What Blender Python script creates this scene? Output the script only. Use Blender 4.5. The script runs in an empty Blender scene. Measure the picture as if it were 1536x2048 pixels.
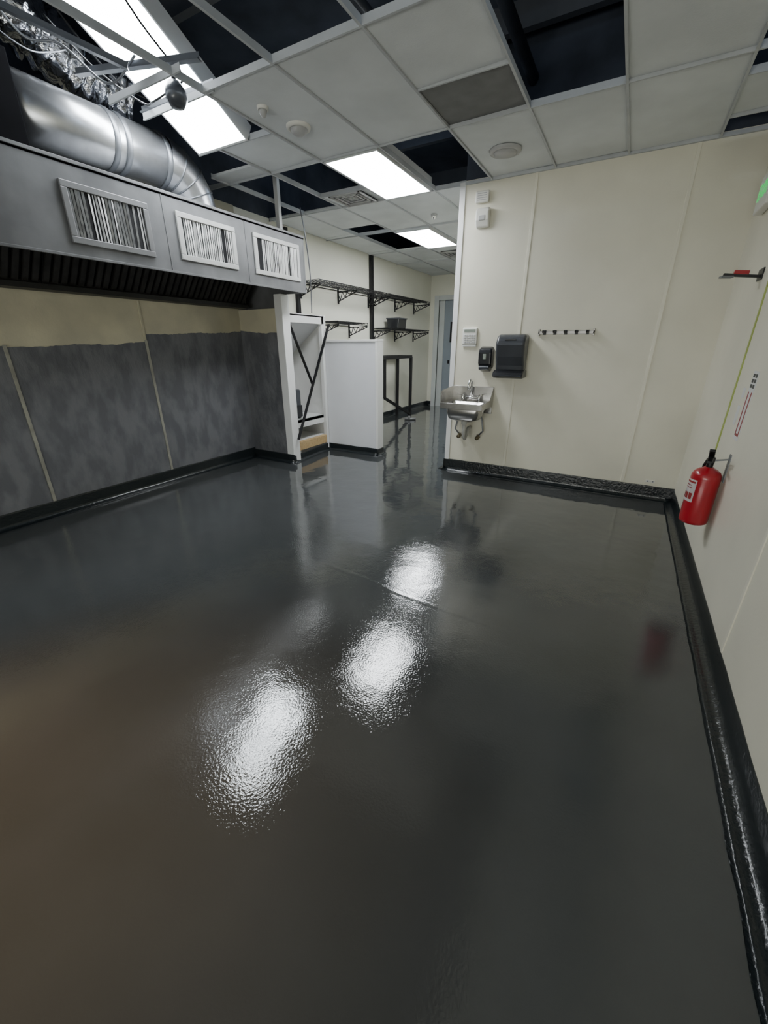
import bpy, bmesh, math, random
from mathutils import Vector, Matrix, noise
random.seed(7)
SC=bpy.context.scene
COL=SC.collection
H=2.61; YS=4.22; XR=0.56; XL=-3.88; YE=3.58; XB=-3.90; YB=8.9; DECK=3.55; YR=-3.2

# ---------------- materials ----------------
def mat(name,col,rough=0.5,metal=0.0,var=0.0,vscale=6.0,bump=0.0,bscale=60.0,emit=None,estr=0.0,spec=0.5,coat=0.0,col2=None,stretch=None,contrast=0.15):
    m=bpy.data.materials.new(name); m.use_nodes=True
    nt=m.node_tree; b=nt.nodes["Principled BSDF"]
    b.inputs["Base Color"].default_value=(*col,1); b.inputs["Roughness"].default_value=rough
    b.inputs["Metallic"].default_value=metal; b.inputs["Specular IOR Level"].default_value=spec
    b.inputs["Coat Weight"].default_value=coat
    if emit: b.inputs["Emission Color"].default_value=(*emit,1); b.inputs["Emission Strength"].default_value=estr
    g=nt.nodes.new("ShaderNodeNewGeometry")
    src=g.outputs["Position"]
    if stretch:
        mp=nt.nodes.new("ShaderNodeMapping"); mp.inputs["Scale"].default_value=stretch
        nt.links.new(src,mp.inputs["Vector"]); src=mp.outputs[0]
    if var>0 or col2:
        n=nt.nodes.new("ShaderNodeTexNoise"); n.inputs["Scale"].default_value=vscale; n.inputs["Detail"].default_value=6
        nt.links.new(src,n.inputs["Vector"])
        r=nt.nodes.new("ShaderNodeValToRGB")
        c2=col2 if col2 else tuple(c*(1-var) for c in col)
        r.color_ramp.elements[0].position=0.5-contrast; r.color_ramp.elements[0].color=(*c2,1)
        r.color_ramp.elements[1].position=0.5+contrast; r.color_ramp.elements[1].color=(*col,1)
        nt.links.new(n.outputs["Fac"],r.inputs["Fac"]); nt.links.new(r.outputs["Color"],b.inputs["Base Color"])
    if bump>0:
        n2=nt.nodes.new("ShaderNodeTexNoise"); n2.inputs["Scale"].default_value=bscale; n2.inputs["Detail"].default_value=3
        nt.links.new(src,n2.inputs["Vector"])
        bp=nt.nodes.new("ShaderNodeBump"); bp.inputs["Strength"].default_value=1.0; bp.inputs["Distance"].default_value=bump
        nt.links.new(n2.outputs["Fac"],bp.inputs["Height"]); nt.links.new(bp.outputs[0],b.inputs["Normal"])
    return m

M={}
M['wall']=mat("cream_frp_panel",(0.79,0.76,0.635),0.42,var=0.10,vscale=1.6,bump=0.0006,bscale=90)
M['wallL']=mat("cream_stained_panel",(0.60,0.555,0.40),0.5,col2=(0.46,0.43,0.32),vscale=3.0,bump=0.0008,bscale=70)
M['wallB']=mat("back_wall_cream",(0.78,0.77,0.67),0.45,var=0.05,vscale=2.0)
M['batten']=mat("cream_batten",(0.80,0.77,0.65),0.4,var=0.04)
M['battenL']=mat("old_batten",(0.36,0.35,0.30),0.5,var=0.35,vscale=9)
M['grey']=mat("rough_grey_paint",(0.155,0.158,0.169),0.65,col2=(0.105,0.108,0.119),vscale=8,bump=0.008,bscale=26,stretch=(1,1.0,0.5),contrast=0.09)
M['white']=mat("white_panel",(0.78,0.78,0.77),0.4,var=0.03)
M['whiteg']=mat("white_textured_panel",(0.70,0.71,0.74),0.45,var=0.03,bump=0.0006,bscale=120)
M['tile']=mat("ceiling_tile_white",(0.74,0.765,0.775),0.85,var=0.14,vscale=2.5,bump=0.0006,bscale=140)
M['tiled']=mat("ceiling_tile_grey",(0.22,0.22,0.22),0.9,var=0.15,vscale=10)
M['tee']=mat("ceiling_grid_white",(0.52,0.54,0.56),0.55,var=0.12)
M['housing']=mat("light_housing_white",(0.75,0.76,0.76),0.5,var=0.03)
M['black']=mat("void_black",(0.012,0.012,0.014),0.9,var=0.3)
M['deck']=mat("plenum_deck",(0.070,0.082,0.11),0.9,var=0.5,vscale=3)
M['cove']=mat("black_epoxy_cove",(0.010,0.014,0.016),0.22,bump=0.003,bscale=55,coat=0.15)
M['steel']=mat("hood_stainless",(0.205,0.207,0.213),0.5,metal=0.25,var=0.42,vscale=3)
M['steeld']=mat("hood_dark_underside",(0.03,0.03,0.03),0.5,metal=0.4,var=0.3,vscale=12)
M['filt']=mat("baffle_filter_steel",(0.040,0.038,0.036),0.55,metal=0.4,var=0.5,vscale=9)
M['gframe']=mat("grille_frame_white",(0.56,0.56,0.55),0.4,metal=0.2,var=0.15)
M['gframed']=mat("grille_frame_grey",(0.23,0.23,0.235),0.45,metal=0.4,var=0.2)
M['louv']=mat("louvre_aluminium",(0.70,0.70,0.69),0.35,metal=0.4,var=0.1)
M['louvd']=mat("louvre_grey_aluminium",(0.46,0.46,0.46),0.35,metal=0.5,var=0.5,vscale=20)
M['duct']=mat("galvanised_duct",(0.56,0.57,0.59),0.3,metal=0.9,var=0.15,vscale=14)
M['foil']=mat("crumpled_foil",(0.55,0.56,0.60),0.2,metal=1.0,bump=0.015,bscale=18,var=0.3)
M['galv']=mat("strut_steel",(0.22,0.23,0.25),0.45,metal=0.8,var=0.1)
M['rack']=mat("rack_steel",(0.30,0.29,0.28),0.35,metal=0.8,var=0.1)
M['bmetal']=mat("black_metal",(0.015,0.015,0.017),0.4,metal=0.3,var=0.2)
M['bplas']=mat("black_plastic",(0.016,0.017,0.020),0.22,var=0.1)
M['dgplas']=mat("dark_smoked_plastic",(0.060,0.064,0.074),0.25,var=0.15)
M['chrome']=mat("chrome",(0.80,0.80,0.80),0.14,metal=1.0)
M['sink']=mat("sink_stainless",(0.50,0.49,0.47),0.25,metal=0.95,var=0.2,vscale=12)
M['plas']=mat("ivory_plastic",(0.76,0.75,0.70),0.4,var=0.03)
M['lcd']=mat("lcd_grey",(0.25,0.28,0.24),0.3,var=0.05)
M['red']=mat("extinguisher_red",(0.42,0.008,0.020),0.28,var=0.08,coat=0.4)
M['redb']=mat("red_brown_print",(0.30,0.03,0.03),0.5,var=0.05)
M['paper']=mat("paper_label",(0.74,0.74,0.73),0.55,var=0.03)
M['exlab']=mat("extinguisher_label",(0.60,0.56,0.55),0.4,var=0.1)
M['ink']=mat("dark_ink",(0.05,0.05,0.05),0.6,var=0.05)
M['green']=mat("green_tape",(0.42,0.50,0.12),0.5,var=0.2)
M['greene']=mat("exit_green_glow",(0.05,0.4,0.1),0.4,emit=(0.1,1.0,0.25),estr=0.45)
M['door']=mat("grey_blue_door",(0.27,0.31,0.35),0.45,var=0.06)
M['frame']=mat("pale_grey_frame",(0.60,0.63,0.62),0.45,var=0.05)
M['wood']=mat("raw_plywood",(0.58,0.42,0.22),0.6,col2=(0.48,0.33,0.16),vscale=5,stretch=(1,12,12))
M['lamp']=mat("troffer_diffuser",(0.9,0.9,0.9),0.4,emit=(0.93,0.97,1.0),estr=36.0)
M['lamp2']=mat("troffer_diffuser_bright",(0.9,0.9,0.9),0.4,emit=(0.90,0.96,1.0),estr=36.0)
M['pvc']=mat("pvc_grey_white",(0.50,0.50,0.47),0.4,var=0.08)
M['pvcd']=mat("pipe_grey_dark",(0.20,0.20,0.20),0.4,var=0.15)
M['brass']=mat("dull_brass",(0.22,0.18,0.11),0.45,metal=0.8,var=0.1)
M['vent']=mat("vent_grey",(0.45,0.45,0.45),0.5,var=0.05)
M['pbox']=mat("dark_plenum_box",(0.004,0.004,0.005),0.9,var=0.3,vscale=8,spec=0.05)

def floor_mat():
    m=bpy.data.materials.new("glossy_grey_epoxy"); m.use_nodes=True
    nt=m.node_tree; L=nt.links; b=nt.nodes["Principled BSDF"]
    g=nt.nodes.new("ShaderNodeNewGeometry")
    def nz(s,d):
        n=nt.nodes.new("ShaderNodeTexNoise"); n.inputs["Scale"].default_value=s; n.inputs["Detail"].default_value=d
        L.new(g.outputs["Position"],n.inputs["Vector"]); return n.outputs["Fac"]
    def mapr(src,a,b_,c,d,smooth=False):
        mr=nt.nodes.new("ShaderNodeMapRange"); mr.inputs["From Min"].default_value=a; mr.inputs["From Max"].default_value=b_
        mr.inputs["To Min"].default_value=c; mr.inputs["To Max"].default_value=d
        if smooth: mr.interpolation_type='SMOOTHSTEP'
        L.new(src,mr.inputs["Value"]); return mr.outputs[0]
    def mth(op,a,b_=None,c=None):
        n=nt.nodes.new("ShaderNodeMath"); n.operation=op
        for i,x in enumerate((a,b_,c)):
            if x is None: continue
            if isinstance(x,(int,float)): n.inputs[i].default_value=x
            else: L.new(x,n.inputs[i])
        return n.outputs[0]
    n1=nz(1.3,4); r=nt.nodes.new("ShaderNodeValToRGB")
    r.color_ramp.elements[0].position=0.3; r.color_ramp.elements[0].color=(0.045,0.048,0.048,1)
    r.color_ramp.elements[1].position=0.7; r.color_ramp.elements[1].color=(0.058,0.063,0.065,1)
    L.new(n1,r.inputs["Fac"]); L.new(r.outputs["Color"],b.inputs["Base Color"])
    sep=nt.nodes.new("ShaderNodeSeparateXYZ"); L.new(g.outputs["Position"],sep.inputs[0])
    X,Y=sep.outputs["X"],sep.outputs["Y"]
    n2=nz(0.9,3)
    a=mth('MULTIPLY_ADD',n2,1.2,Y)
    L.new(mapr(a,2.3,3.3,0.060,0.038,True),b.inputs["Roughness"])
    st=mapr(a,2.7,3.8,1.0,0.22,True)
    f=nz(120,2); w=nz(3.6,3)
    d=mth('ADD',mth('MULTIPLY_ADD',X,0.09,Y),mth('MULTIPLY_ADD',nz(2.0,1),0.09,-1.72))
    rid=mth('MULTIPLY',mapr(mth('ABSOLUTE',d),0.0,0.028,1.0,0.0,True),mth('MULTIPLY',mapr(X,-1.7,-1.2,0,1,True),mapr(X,-0.6,-0.15,1,0,True)))
    bp=nt.nodes.new("ShaderNodeBump"); bp.inputs["Distance"].default_value=0.00050; L.new(st,bp.inputs["Strength"])
    bp2=nt.nodes.new("ShaderNodeBump"); bp2.inputs["Strength"].default_value=1; bp2.inputs["Distance"].default_value=0.0036
    bp3=nt.nodes.new("ShaderNodeBump"); bp3.inputs["Strength"].default_value=1; bp3.inputs["Distance"].default_value=0.0007
    L.new(w,bp2.inputs["Height"]); L.new(bp2.outputs[0],bp3.inputs["Normal"]); L.new(rid,bp3.inputs["Height"]); L.new(bp3.outputs[0],bp.inputs["Normal"])
    L.new(f,bp.inputs["Height"]); L.new(bp.outputs[0],b.inputs["Normal"])
    b.inputs["Coat Weight"].default_value=0.6; b.inputs["Coat Roughness"].default_value=0.03
    L.new(bp.outputs[0],b.inputs["Coat Normal"])
    return m
M['floor']=floor_mat()

# ---------------- mesh builder ----------------
class MB:
    def __init__(s): s.v=[];s.f=[];s.m=[];s.sm=[]
    def add(s,vs,fs,mi=0,sm=False):
        o=len(s.v); s.v+= [Vector(v) for v in vs]
        for f in fs: s.f.append([o+i for i in f]); s.m.append(mi); s.sm.append(sm)
        return s
    def box(s,x0,x1,y0,y1,z0,z1,mi=0,R=None,c=None):
        vs=[Vector((x,y,z)) for z in (z0,z1) for y in (y0,y1) for x in (x0,x1)]
        if R is not None:
            c=Vector(c) if c is not None else Vector(((x0+x1)/2,(y0+y1)/2,(z0+z1)/2))
            vs=[R@(v-c)+c for v in vs]
        return s.add(vs,[(0,2,3,1),(4,5,7,6),(0,1,5,4),(2,6,7,3),(0,4,6,2),(1,3,7,5)],mi)
    def bar(s,p0,p1,w,h,mi=0,up=(0,0,1)):
        p0=Vector(p0);p1=Vector(p1);d=(p1-p0).normalized();u=Vector(up)
        if abs(d.dot(u))>.98: u=Vector((1,0,0))
        a=d.cross(u).normalized();b=a.cross(d).normalized()
        vs=[p+a*(i*w/2)+b*(j*h/2) for p in (p0,p1) for i,j in ((-1,-1),(1,-1),(1,1),(-1,1))]
        return s.add(vs,[(3,2,1,0),(4,5,6,7),(0,1,5,4),(1,2,6,5),(2,3,7,6),(3,0,4,7)],mi)
    def tube(s,path,r,n=12,mi=0,cap=True,sm=True):
        path=[Vector(p) for p in path]; k=len(path)
        rs=r if isinstance(r,(list,tuple)) else [r]*k
        vs=[];ref=None
        for i,p in enumerate(path):
            d=(path[min(i+1,k-1)]-path[max(i-1,0)]).normalized()
            if ref is None:
                ref=Vector((0,0,1)) if abs(d.z)<.9 else Vector((1,0,0))
                a=d.cross(ref).normalized()
            else:
                a=(a-d*a.dot(d)).normalized()
            b=d.cross(a)
            for j in range(n):
                t=2*math.pi*j/n; vs.append(p+a*(math.cos(t)*rs[i])+b*(math.sin(t)*rs[i]))
        fs=[(i*n+j,i*n+(j+1)%n,(i+1)*n+(j+1)%n,(i+1)*n+j) for i in range(k-1) for j in range(n)]
        s.add(vs,fs,mi,sm)
        if cap:
            o=len(s.v)-k*n
            s.f.append([o+j for j in range(n)][::-1]);s.m.append(mi);s.sm.append(False)
            s.f.append([o+(k-1)*n+j for j in range(n)]);s.m.append(mi);s.sm.append(False)
        return s
    def cyl(s,p0,p1,r,n=20,mi=0): return s.tube([p0,p1],r,n,mi)
    def lathe(s,c,prof,n=28,mi=0,axis='Z',sm=True):
        c=Vector(c);vs=[]
        for r,h in prof:
            for j in range(n):
                t=2*math.pi*j/n; a,b=max(r,1e-4)*math.cos(t),max(r,1e-4)*math.sin(t)
                vs.append(c+(Vector((a,b,h)) if axis=='Z' else Vector((a,h,b)) if axis=='Y' else Vector((h,a,b))))
        k=len(prof)
        fs=[(i*n+j,i*n+(j+1)%n,(i+1)*n+(j+1)%n,(i+1)*n+j) for i in range(k-1) for j in range(n)]
        return s.add(vs,fs,mi,sm)
    def prism(s,pts,axis,a0,a1,mi=0,sm=False):
        n=len(pts)
        def P(p,a): return (a,p[0],p[1]) if axis=='X' else (p[0],a,p[1]) if axis=='Y' else (p[0],p[1],a)
        vs=[P(p,a0) for p in pts]+[P(p,a1) for p in pts]
        fs=[tuple(range(n))[::-1],tuple(range(n,2*n))]+[(i,(i+1)%n,n+(i+1)%n,n+i) for i in range(n)]
        return s.add(vs,fs,mi,sm)
    def obj(s,name,mats,parent=None,bevel=0.0,label=None,kind=None,category=None,loc=None,seg=2,group=None):
        org=Vector((0,0,0))
        if parent is not None: org=ORG[parent.name]
        elif loc is not None: org=Vector(loc)
        me=bpy.data.meshes.new(name); me.from_pydata([tuple(v-org) for v in s.v],[],s.f)
        for k in (mats if isinstance(mats,(list,tuple)) else [mats]): me.materials.append(M[k])
        for i,p in enumerate(me.polygons): p.material_index=s.m[i]; p.use_smooth=s.sm[i]
        bm=bmesh.new(); bm.from_mesh(me); bmesh.ops.recalc_face_normals(bm,faces=bm.faces); bm.to_mesh(me); bm.free()
        o=bpy.data.objects.new(name,me); COL.objects.link(o)
        if parent is not None: o.parent=parent; ORG[o.name]=org
        else: o.location=org; ORG[o.name]=org
        if bevel:
            b=o.modifiers.new("bevel","BEVEL"); b.width=bevel; b.segments=seg; b.limit_method='ANGLE'; b.angle_limit=math.radians(40)
        if label: o["label"]=label
        if kind: o["kind"]=kind
        if category: o["category"]=category
        if group: o["group"]=group
        return o
ORG={}
def thing(name,loc,label,category,group=None):
    e=bpy.data.objects.new(name,None); e.empty_display_size=0.05; e.location=loc; COL.objects.link(e)
    e["label"]=label; e["category"]=category
    if group: e["group"]=group
    ORG[e.name]=Vector(loc); return e
def struct(mb,name,mats,bevel=0.0): return mb.obj(name,mats,kind="structure",bevel=bevel)

# ---------------- room shell ----------------
ZW=H+0.03
struct(MB().box(-5.0,1.0,YR-0.2,YB+0.4,-0.1,0.0),"floor",'floor')
struct(MB().box(-5.0,1.0,YR-0.2,YB+0.4,DECK,DECK+0.1),"ceiling_deck",'deck').name="ceiling.001"
struct(MB().box(XL-0.12,XL,YR,YE+0.1,0,ZW),"wall_left",'wallL')
struct(MB().box(XR,XR+0.12,YR,YS+0.12,0,ZW),"wall_right",'wall')
struct(MB().box(XL-0.12,XR+0.12,YR-0.12,YR,0,ZW),"wall_rear",'wall')
struct(MB().box(-1.55,XR+0.12,YS,YS+0.12,0,ZW),"wall_sink",'wall')
struct(MB().box(-1.55,-1.43,YS+0.12,YB,0,ZW),"wall_passage",'wallB')
struct(MB().box(XB-0.12,XB,YE+0.1,YB+0.1,0,ZW),"wall_shelves",'wallB')
DX0,DX1,DZ=-3.70,-2.86,2.16
b=MB().box(XB,DX0,YB,YB+0.12,0,ZW).box(DX1,-1.43,YB,YB+0.12,0,ZW).box(DX0,DX1,YB,YB+0.12,DZ,ZW)
struct(b,"wall_back",'wallB')
b=MB().box(XL-0.14,XL-0.02,YR,YB+0.1,ZW,DECK).box(XR,XR+0.12,YR,YS+0.12,ZW,DECK).box(XL-0.12,XR+0.12,YR-0.12,YR,ZW,DECK)
b.box(-1.55,XR,YS,YS+0.12,ZW,DECK).box(-1.55,-1.43,YS+0.12,YB,ZW,DECK).box(XB,-1.43,YB,YB+0.12,ZW,DECK)
struct(b,"wall_plenum",'deck')
struct(MB().box(XL,-3.33,YE,YE+0.1,0,1.655),"wall_wing",'wallL')
struct(MB().box(-3.335,-3.235,YE-0.012,YE+0.105,0,1.785),"trim_1",'white',bevel=0.004)
struct(MB().box(-3.36,-3.31,3.73,3.77,1.62,DECK),"trim_2",'white',bevel=0.004)
struct(MB().box(-1.60,-1.548,YS-0.012,YS+0.13,0.0,H+0.02),"trim_3",'white',bevel=0.003)
struct(MB().box(-0.955,-0.93,YS-0.007,YS+0.001,0.13,H),"trim_4",'batten',bevel=0.002)
struct(MB().box(0.135,0.16,YS-0.007,YS+0.001,0.13,H),"trim_5",'batten',bevel=0.002)
struct(MB().box(XL-0.001,XL+0.012,1.375,1.398,0.12,1.30),"trim_6",'battenL',bevel=0.002)
struct(MB().box(XL-0.001,XL+0.012,2.425,2.448,0.12,1.34),"trim_7",'battenL',bevel=0.002)
struct(MB().box(XL-0.001,XL+0.008,2.425,2.445,1.34,1.66),"trim_8",'wallL',bevel=0.002)
def ragged(a0,a1,z0,z1,n=60,amp=0.006):
    out=[];
    for i in range(n+1):
        t=i/n; y=a0+(a1-a0)*t
        out.append((y, z0+(z1-z0)*t+noise.noise(Vector((y*2.1,z0*7,0)))*0.025+noise.noise(Vector((y*9,z0*7,3)))*0.010+random.uniform(-amp,amp)*0.5))
    return out
b=MB()
for a0,a1,z0,z1 in ((YR,1.376,1.27,1.285),(1.397,2.426,1.285,1.325),(2.447,3.0,1.385,1.40),(3.0,YE,1.40,1.43)):
    top=ragged(a0,a1,z0,z1)
    for i in range(len(top)-1):
        b.prism([(top[i][0],0.0),(top[i+1][0],0.0),top[i+1],top[i]],'X',XL,XL+0.005)
top=ragged(XL,-3.336,1.44,1.42,20)
for i in range(len(top)-1):
    b.prism([(top[i][0],0.0),(top[i+1][0],0.0),top[i+1],top[i]],'Y',YE-0.006,YE)
struct(b,"trim_9",'grey')
struct(MB().box(XR-0.005,XR+0.001,3.10,3.122,0.62,H),"trim_10",'green')
struct(MB().box(XR-0.005,XR+0.001,1.85,1.875,0.12,H),"trim_11",'batten',bevel=0.002)

def cove(pa,pb,nrm,h=0.115,r=0.06,t=0.006,name="baseboard"):
    pa=Vector((*pa,0));pb=Vector((*pb,0));n=Vector((*nrm,0)).normalized()
    prof=[(0,0.001),(0,h),(t*0.5,h),(t,h-0.010)]
    for i in range(8):
        a=math.pi/2*i/7
        prof.append((t+r*(1-math.cos(a)), 0.002+r-r*math.sin(a)))
    prof.append((t+r+0.02,0.001))
    L_=(pb-pa).length; ns=max(1,int(L_/0.06)); k=len(prof); vs=[]
    for s_ in range(ns+1):
        p=pa.lerp(pb,s_/ns)
        for j,(d,z) in enumerate(prof):
            q=p.x*1.0+p.y
            wob=0.0
            if 0<s_<ns:
                if j>4: wob=0.002*noise.noise(Vector((q*4,j*0.2,1)))
                if j==k-1: wob=0.007*noise.noise(Vector((q*7,2,5)))
            dz=0.004*noise.noise(Vector((q*5,7,7))) if (0<s_<ns and j in (1,2)) else 0
            vs.append(p+n*(d+wob)+Vector((0,0,z+dz)))
    fs=[(q*k+i,q*k+(i+1)%k,(q+1)*k+(i+1)%k,(q+1)*k+i) for q in range(ns) for i in range(k)]+[tuple(range(k)),tuple(range(ns*k,(ns+1)*k))[::-1]]
    mb=MB().add(vs,fs,0,False)
    for i in range(len(mb.sm)-2):
        if 3<(i%k)<k-1: mb.sm[i]=True
    return struct(mb,name,'cove')
cove((XL+0.005,YR),(XL+0.005,YE-0.006),(1,0),name="baseboard_left",h=0.12,r=0.035)
cove((XL,YE-0.006),(-3.225,YE-0.014),(0,-1),name="baseboard_wing",h=0.10,r=0.03)
cove((-3.236,YE-0.02),(-3.32,4.37),(1,0.1),name="baseboard_niche",h=0.09,r=0.03)
cove((-3.36,4.36),(-2.55,4.36),(0,-1),name="baseboard_partition",h=0.085,r=0.03)
cove((-2.555,4.34),(-2.555,4.50),(1,0),name="baseboard_end",h=0.085,r=0.03)
cove((-1.61,YS-0.008),(XR,YS-0.008),(0,-1),name="baseboard_sink",h=0.125,r=0.032)
cove((-1.60,YS-0.03),(-1.60,YB),(-1,0),name="baseboard_passage",h=0.11,r=0.04)
cove((XR,YR),(XR,YS),(-1,0),name="baseboard_right",h=0.115,r=0.042)
cove((XB,4.5),(XB,YB),(1,0),name="baseboard_shelves",h=0.11,r=0.05)
cove((XB,YB),(DX0-0.10,YB),(0,-1),name="baseboard_back",h=0.11,r=0.04)
cove((DX1+0.06,YB),(-1.6,YB),(0,-1),name="baseboard_door",h=0.11,r=0.04)

# ---------------- ceiling grid & tiles ----------------
XE=[XL,-3.38,-2.88,-2.365,-1.845,-1.315,-0.80,-0.29,0.255,XR]
tile=MB(); tee=MB()
def slab(x0,x1,y0,y1,mi=0):
    a,b_=random.uniform(-.010,.010),random.uniform(-.010,.010)
    vs=[]
    for z in (H+0.008,H+0.024):
        for y,t in ((y0+.004,0),(y1-.004,1)):
            for x,u in ((x0+.004,0),(x1-.004,1)):
                vs.append((x,y,z+abs(a)*t+abs(b_)*u))
    tile.add(vs,[(0,2,3,1),(4,5,7,6),(0,1,5,4),(2,6,7,3),(0,4,6,2),(1,3,7,5)],mi)
def col(i,segs):
    x0,x1=XE[i],XE[i+1]
    for y0,y1,k in segs:
        if k=='w': slab(x0,x1,y0,y1)
        elif k=='d': slab(x0,x1,y0,y1,1)
YF=YR
col(0,[(-2,-0.4,'w'),(4.2,5.21,'w'),(5.21,6.3,'w'),(6.3,7.3,'w'),(7.3,8.9,'w'),(YF,-2,'w')])
col(1,[(YF,-0.9,'w'),(3.0,3.19,'w'),(4.2,4.95,'w'),(6.35,7.3,'w'),(7.3,8.9,'w')])
col(2,[(YF,-0.9,'w'),(2.66,3.19,'w'),(3.86,4.25,'w'),(4.25,5.36,'w'),(6.45,7.4,'w'),(7.4,8.9,'w')])
col(3,[(YF,-1.0,'w'),(2.12,3.19,'w'),(4.25,5.3,'w'),(5.3,6.3,'w'),(6.3,7.4,'w'),(7.4,8.9,'w')])
col(4,[(YF,-1.0,'w'),(2.12,3.19,'w'),(4.25,5.3,'w'),(5.3,6.3,'w'),(6.3,7.4,'w'),(7.4,8.9,'w')])
col(5,[(YF,0.1,'w'),(2.12,2.70,'w'),(2.70,3.19,'d'),(3.19,YS,'w')])
col(6,[(YF,0.1,'w'),(3.19,YS-0.03,'w')])
col(7,[(YF,0.1,'w'),(0.1,1.15,'w'),(1.15,2.17,'w'),(2.17,3.19,'w'),(3.19,YS-0.02,'w')])
col(8,[(YF,0.1,'w'),(0.1,1.15,'w'),(1.15,2.17,'w'),(2.17,3.05,'w'),(3.42,3.92,'w')])
struct(tile,"ceiling",['tile','tiled'])
def teeX(x,y0,y1,w=0.014): tee.box(x-w/2,x+w/2,y0,y1,H-0.002,H+0.006); tee.box(x-0.002,x+0.002,y0,y1,H,H+0.035)
def teeY(y,x0,x1,w=0.011): tee.box(x0,x1,y-w/2,y+w/2,H-0.0015,H+0.0065); tee.box(x0,x1,y-0.002,y+0.002,H,H+0.035)
for x in XE[1:-1]:
    if x>-1.6: teeX(x,YR,YS)
    elif x==-3.38: teeX(x,3.0,YB)
    elif x==-2.88: teeX(x,2.66,YB)
    elif x==-2.365: teeX(x,1.2,YB)
    else: teeX(x,YR,YB)
for y,x0,x1 in ((3.19,XL,XR),(2.12,-2.365,-0.80),(2.66,-3.10,-2.365),(2.70,-1.315,-0.80),(4.22,XB,-1.55),(5.3,XB,-1.55),(6.4,XB,-1.55),(7.35,XB,-1.55),
    (2.17,-0.29,XR),(1.15,-0.29,XR),(0.1,-1.315,XR),(3.42,0.255,XR),(3.92,0.255,XR),(1.93,-2.95,-2.30),(2.14,-2.95,-2.30),(3.86,-2.88,-2.365),(1.1,-2.365,-0.8)):
    teeY(y,x0,x1)
tee.box(-1.55,XR,YS-0.02,YS,H-0.004,H+0.02)
struct(tee,"trim_12",'tee')

# ---------------- light fixtures ----------------
def troffer(name,c,sx,sy,lampmat,label,tilt=0.0,zc=H,frame=0.03):
    o=thing(name,(c[0],c[1],zc),label,"ceiling light","fluorescent ceiling panels")
    R=Matrix.Rotation(tilt,3,'X'); C=Vector((c[0],c[1],zc))
    def tr(mb):
        for v in mb.v: v[:]=(R@(v-C)+C)[:]
        return mb
    x0,x1,y0,y1=c[0]-sx/2,c[0]+sx/2,c[1]-sy/2,c[1]+sy/2
    f=frame
    mb=MB().box(x0,x0+f,y0,y1,zc-0.004,zc+0.02).box(x1-f,x1,y0,y1,zc-0.004,zc+0.02).box(x0+f,x1-f,y0,y0+f,zc-0.004,zc+0.02).box(x0+f,x1-f,y1-f,y1,zc-0.004,zc+0.02)
    mb.box(x0,x1,y0,y1,zc+0.02,zc+0.10)
    tr(mb).obj("light_housing",'housing',parent=o)
    tr(MB().box(x0+f,x1-f,y0+f,y1-f,zc,zc+0.012)).obj("diffuser",lampmat,parent=o)
    return o
troffer("ceiling_light",(-2.115,3.71),0.48,0.99,'lamp',"glowing white rectangular ceiling light panel beside an open gap",frame=0.012)
troffer("ceiling_light",(-2.65,5.90),0.46,1.02,'lamp',"glowing white ceiling light panel over the back passage",frame=0.012)
tl=math.atan2(-0.35,0.66)
L=0.92; cy=2.63-math.cos(tl)*L/2; cz=2.60-math.sin(tl)*L/2
troffer("ceiling_light",(-2.81,cy),0.50,L,'lamp2',"glowing ceiling light panel hanging tilted in opened ceiling near duct",tilt=tl,zc=cz,frame=0.012)

# ---------------- exhaust hood ----------------
hy0=0.2
hood=thing("exhaust_hood",(-3.44,1.9,1.66),"large grey stainless kitchen exhaust hood with three louvred grilles","exhaust hood")
XF=-3.0; xb=XL+0.012
mb=MB()
mb.box(XF-0.02,XF,hy0,3.68,1.79,2.27)
mb.prism([(XF-0.02,1.79),(XF-0.10,1.80),(XF-0.10,1.815),(XF-0.02,1.81)],'Y',hy0,3.68)
mb.box(xb,XF,hy0,3.70,2.25,2.275)
mb.box(xb,xb+0.02,hy0,3.68,1.665,2.25)
mb.prism([(XF,1.79),(XF,2.27),(xb,2.27),(xb,1.665),(-3.42,1.665),(-3.42,1.79)],'Y',3.682,3.70)
mb.prism([(XF,1.79),(XF,2.27),(xb,2.27),(xb,1.665)],'Y',hy0-0.02,hy0)
mb.box(XF-0.002,XF+0.008,hy0,3.70,2.262,2.28)
mb.box(XF-0.002,XF+0.006,hy0,3.70,1.785,1.80)
for y in (2.20,2.94): mb.box(XF,XF+0.003,y-0.003,y+0.003,1.80,2.255)
mb.obj("hood_shell",'steel',parent=hood,bevel=0.003)
MB().add([(XF-0.10,hy0,1.82),(XF-0.10,3.56,1.82),(-3.22,3.56,2.12),(-3.22,hy0,2.12)],[(0,1,2,3)]).add(
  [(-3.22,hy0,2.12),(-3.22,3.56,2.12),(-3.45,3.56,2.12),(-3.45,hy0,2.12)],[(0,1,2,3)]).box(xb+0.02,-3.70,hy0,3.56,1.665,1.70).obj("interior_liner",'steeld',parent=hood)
n=7
fy=[0.25+i*(3.3/n) for i in range(n+1)]
A=Vector((-3.40,0,2.12));B=Vector((-3.76,0,1.70)); d=(B-A)
nrm=Vector((d.z,0,-d.x)).normalized()
if nrm.x<0: nrm=-nrm
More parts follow.
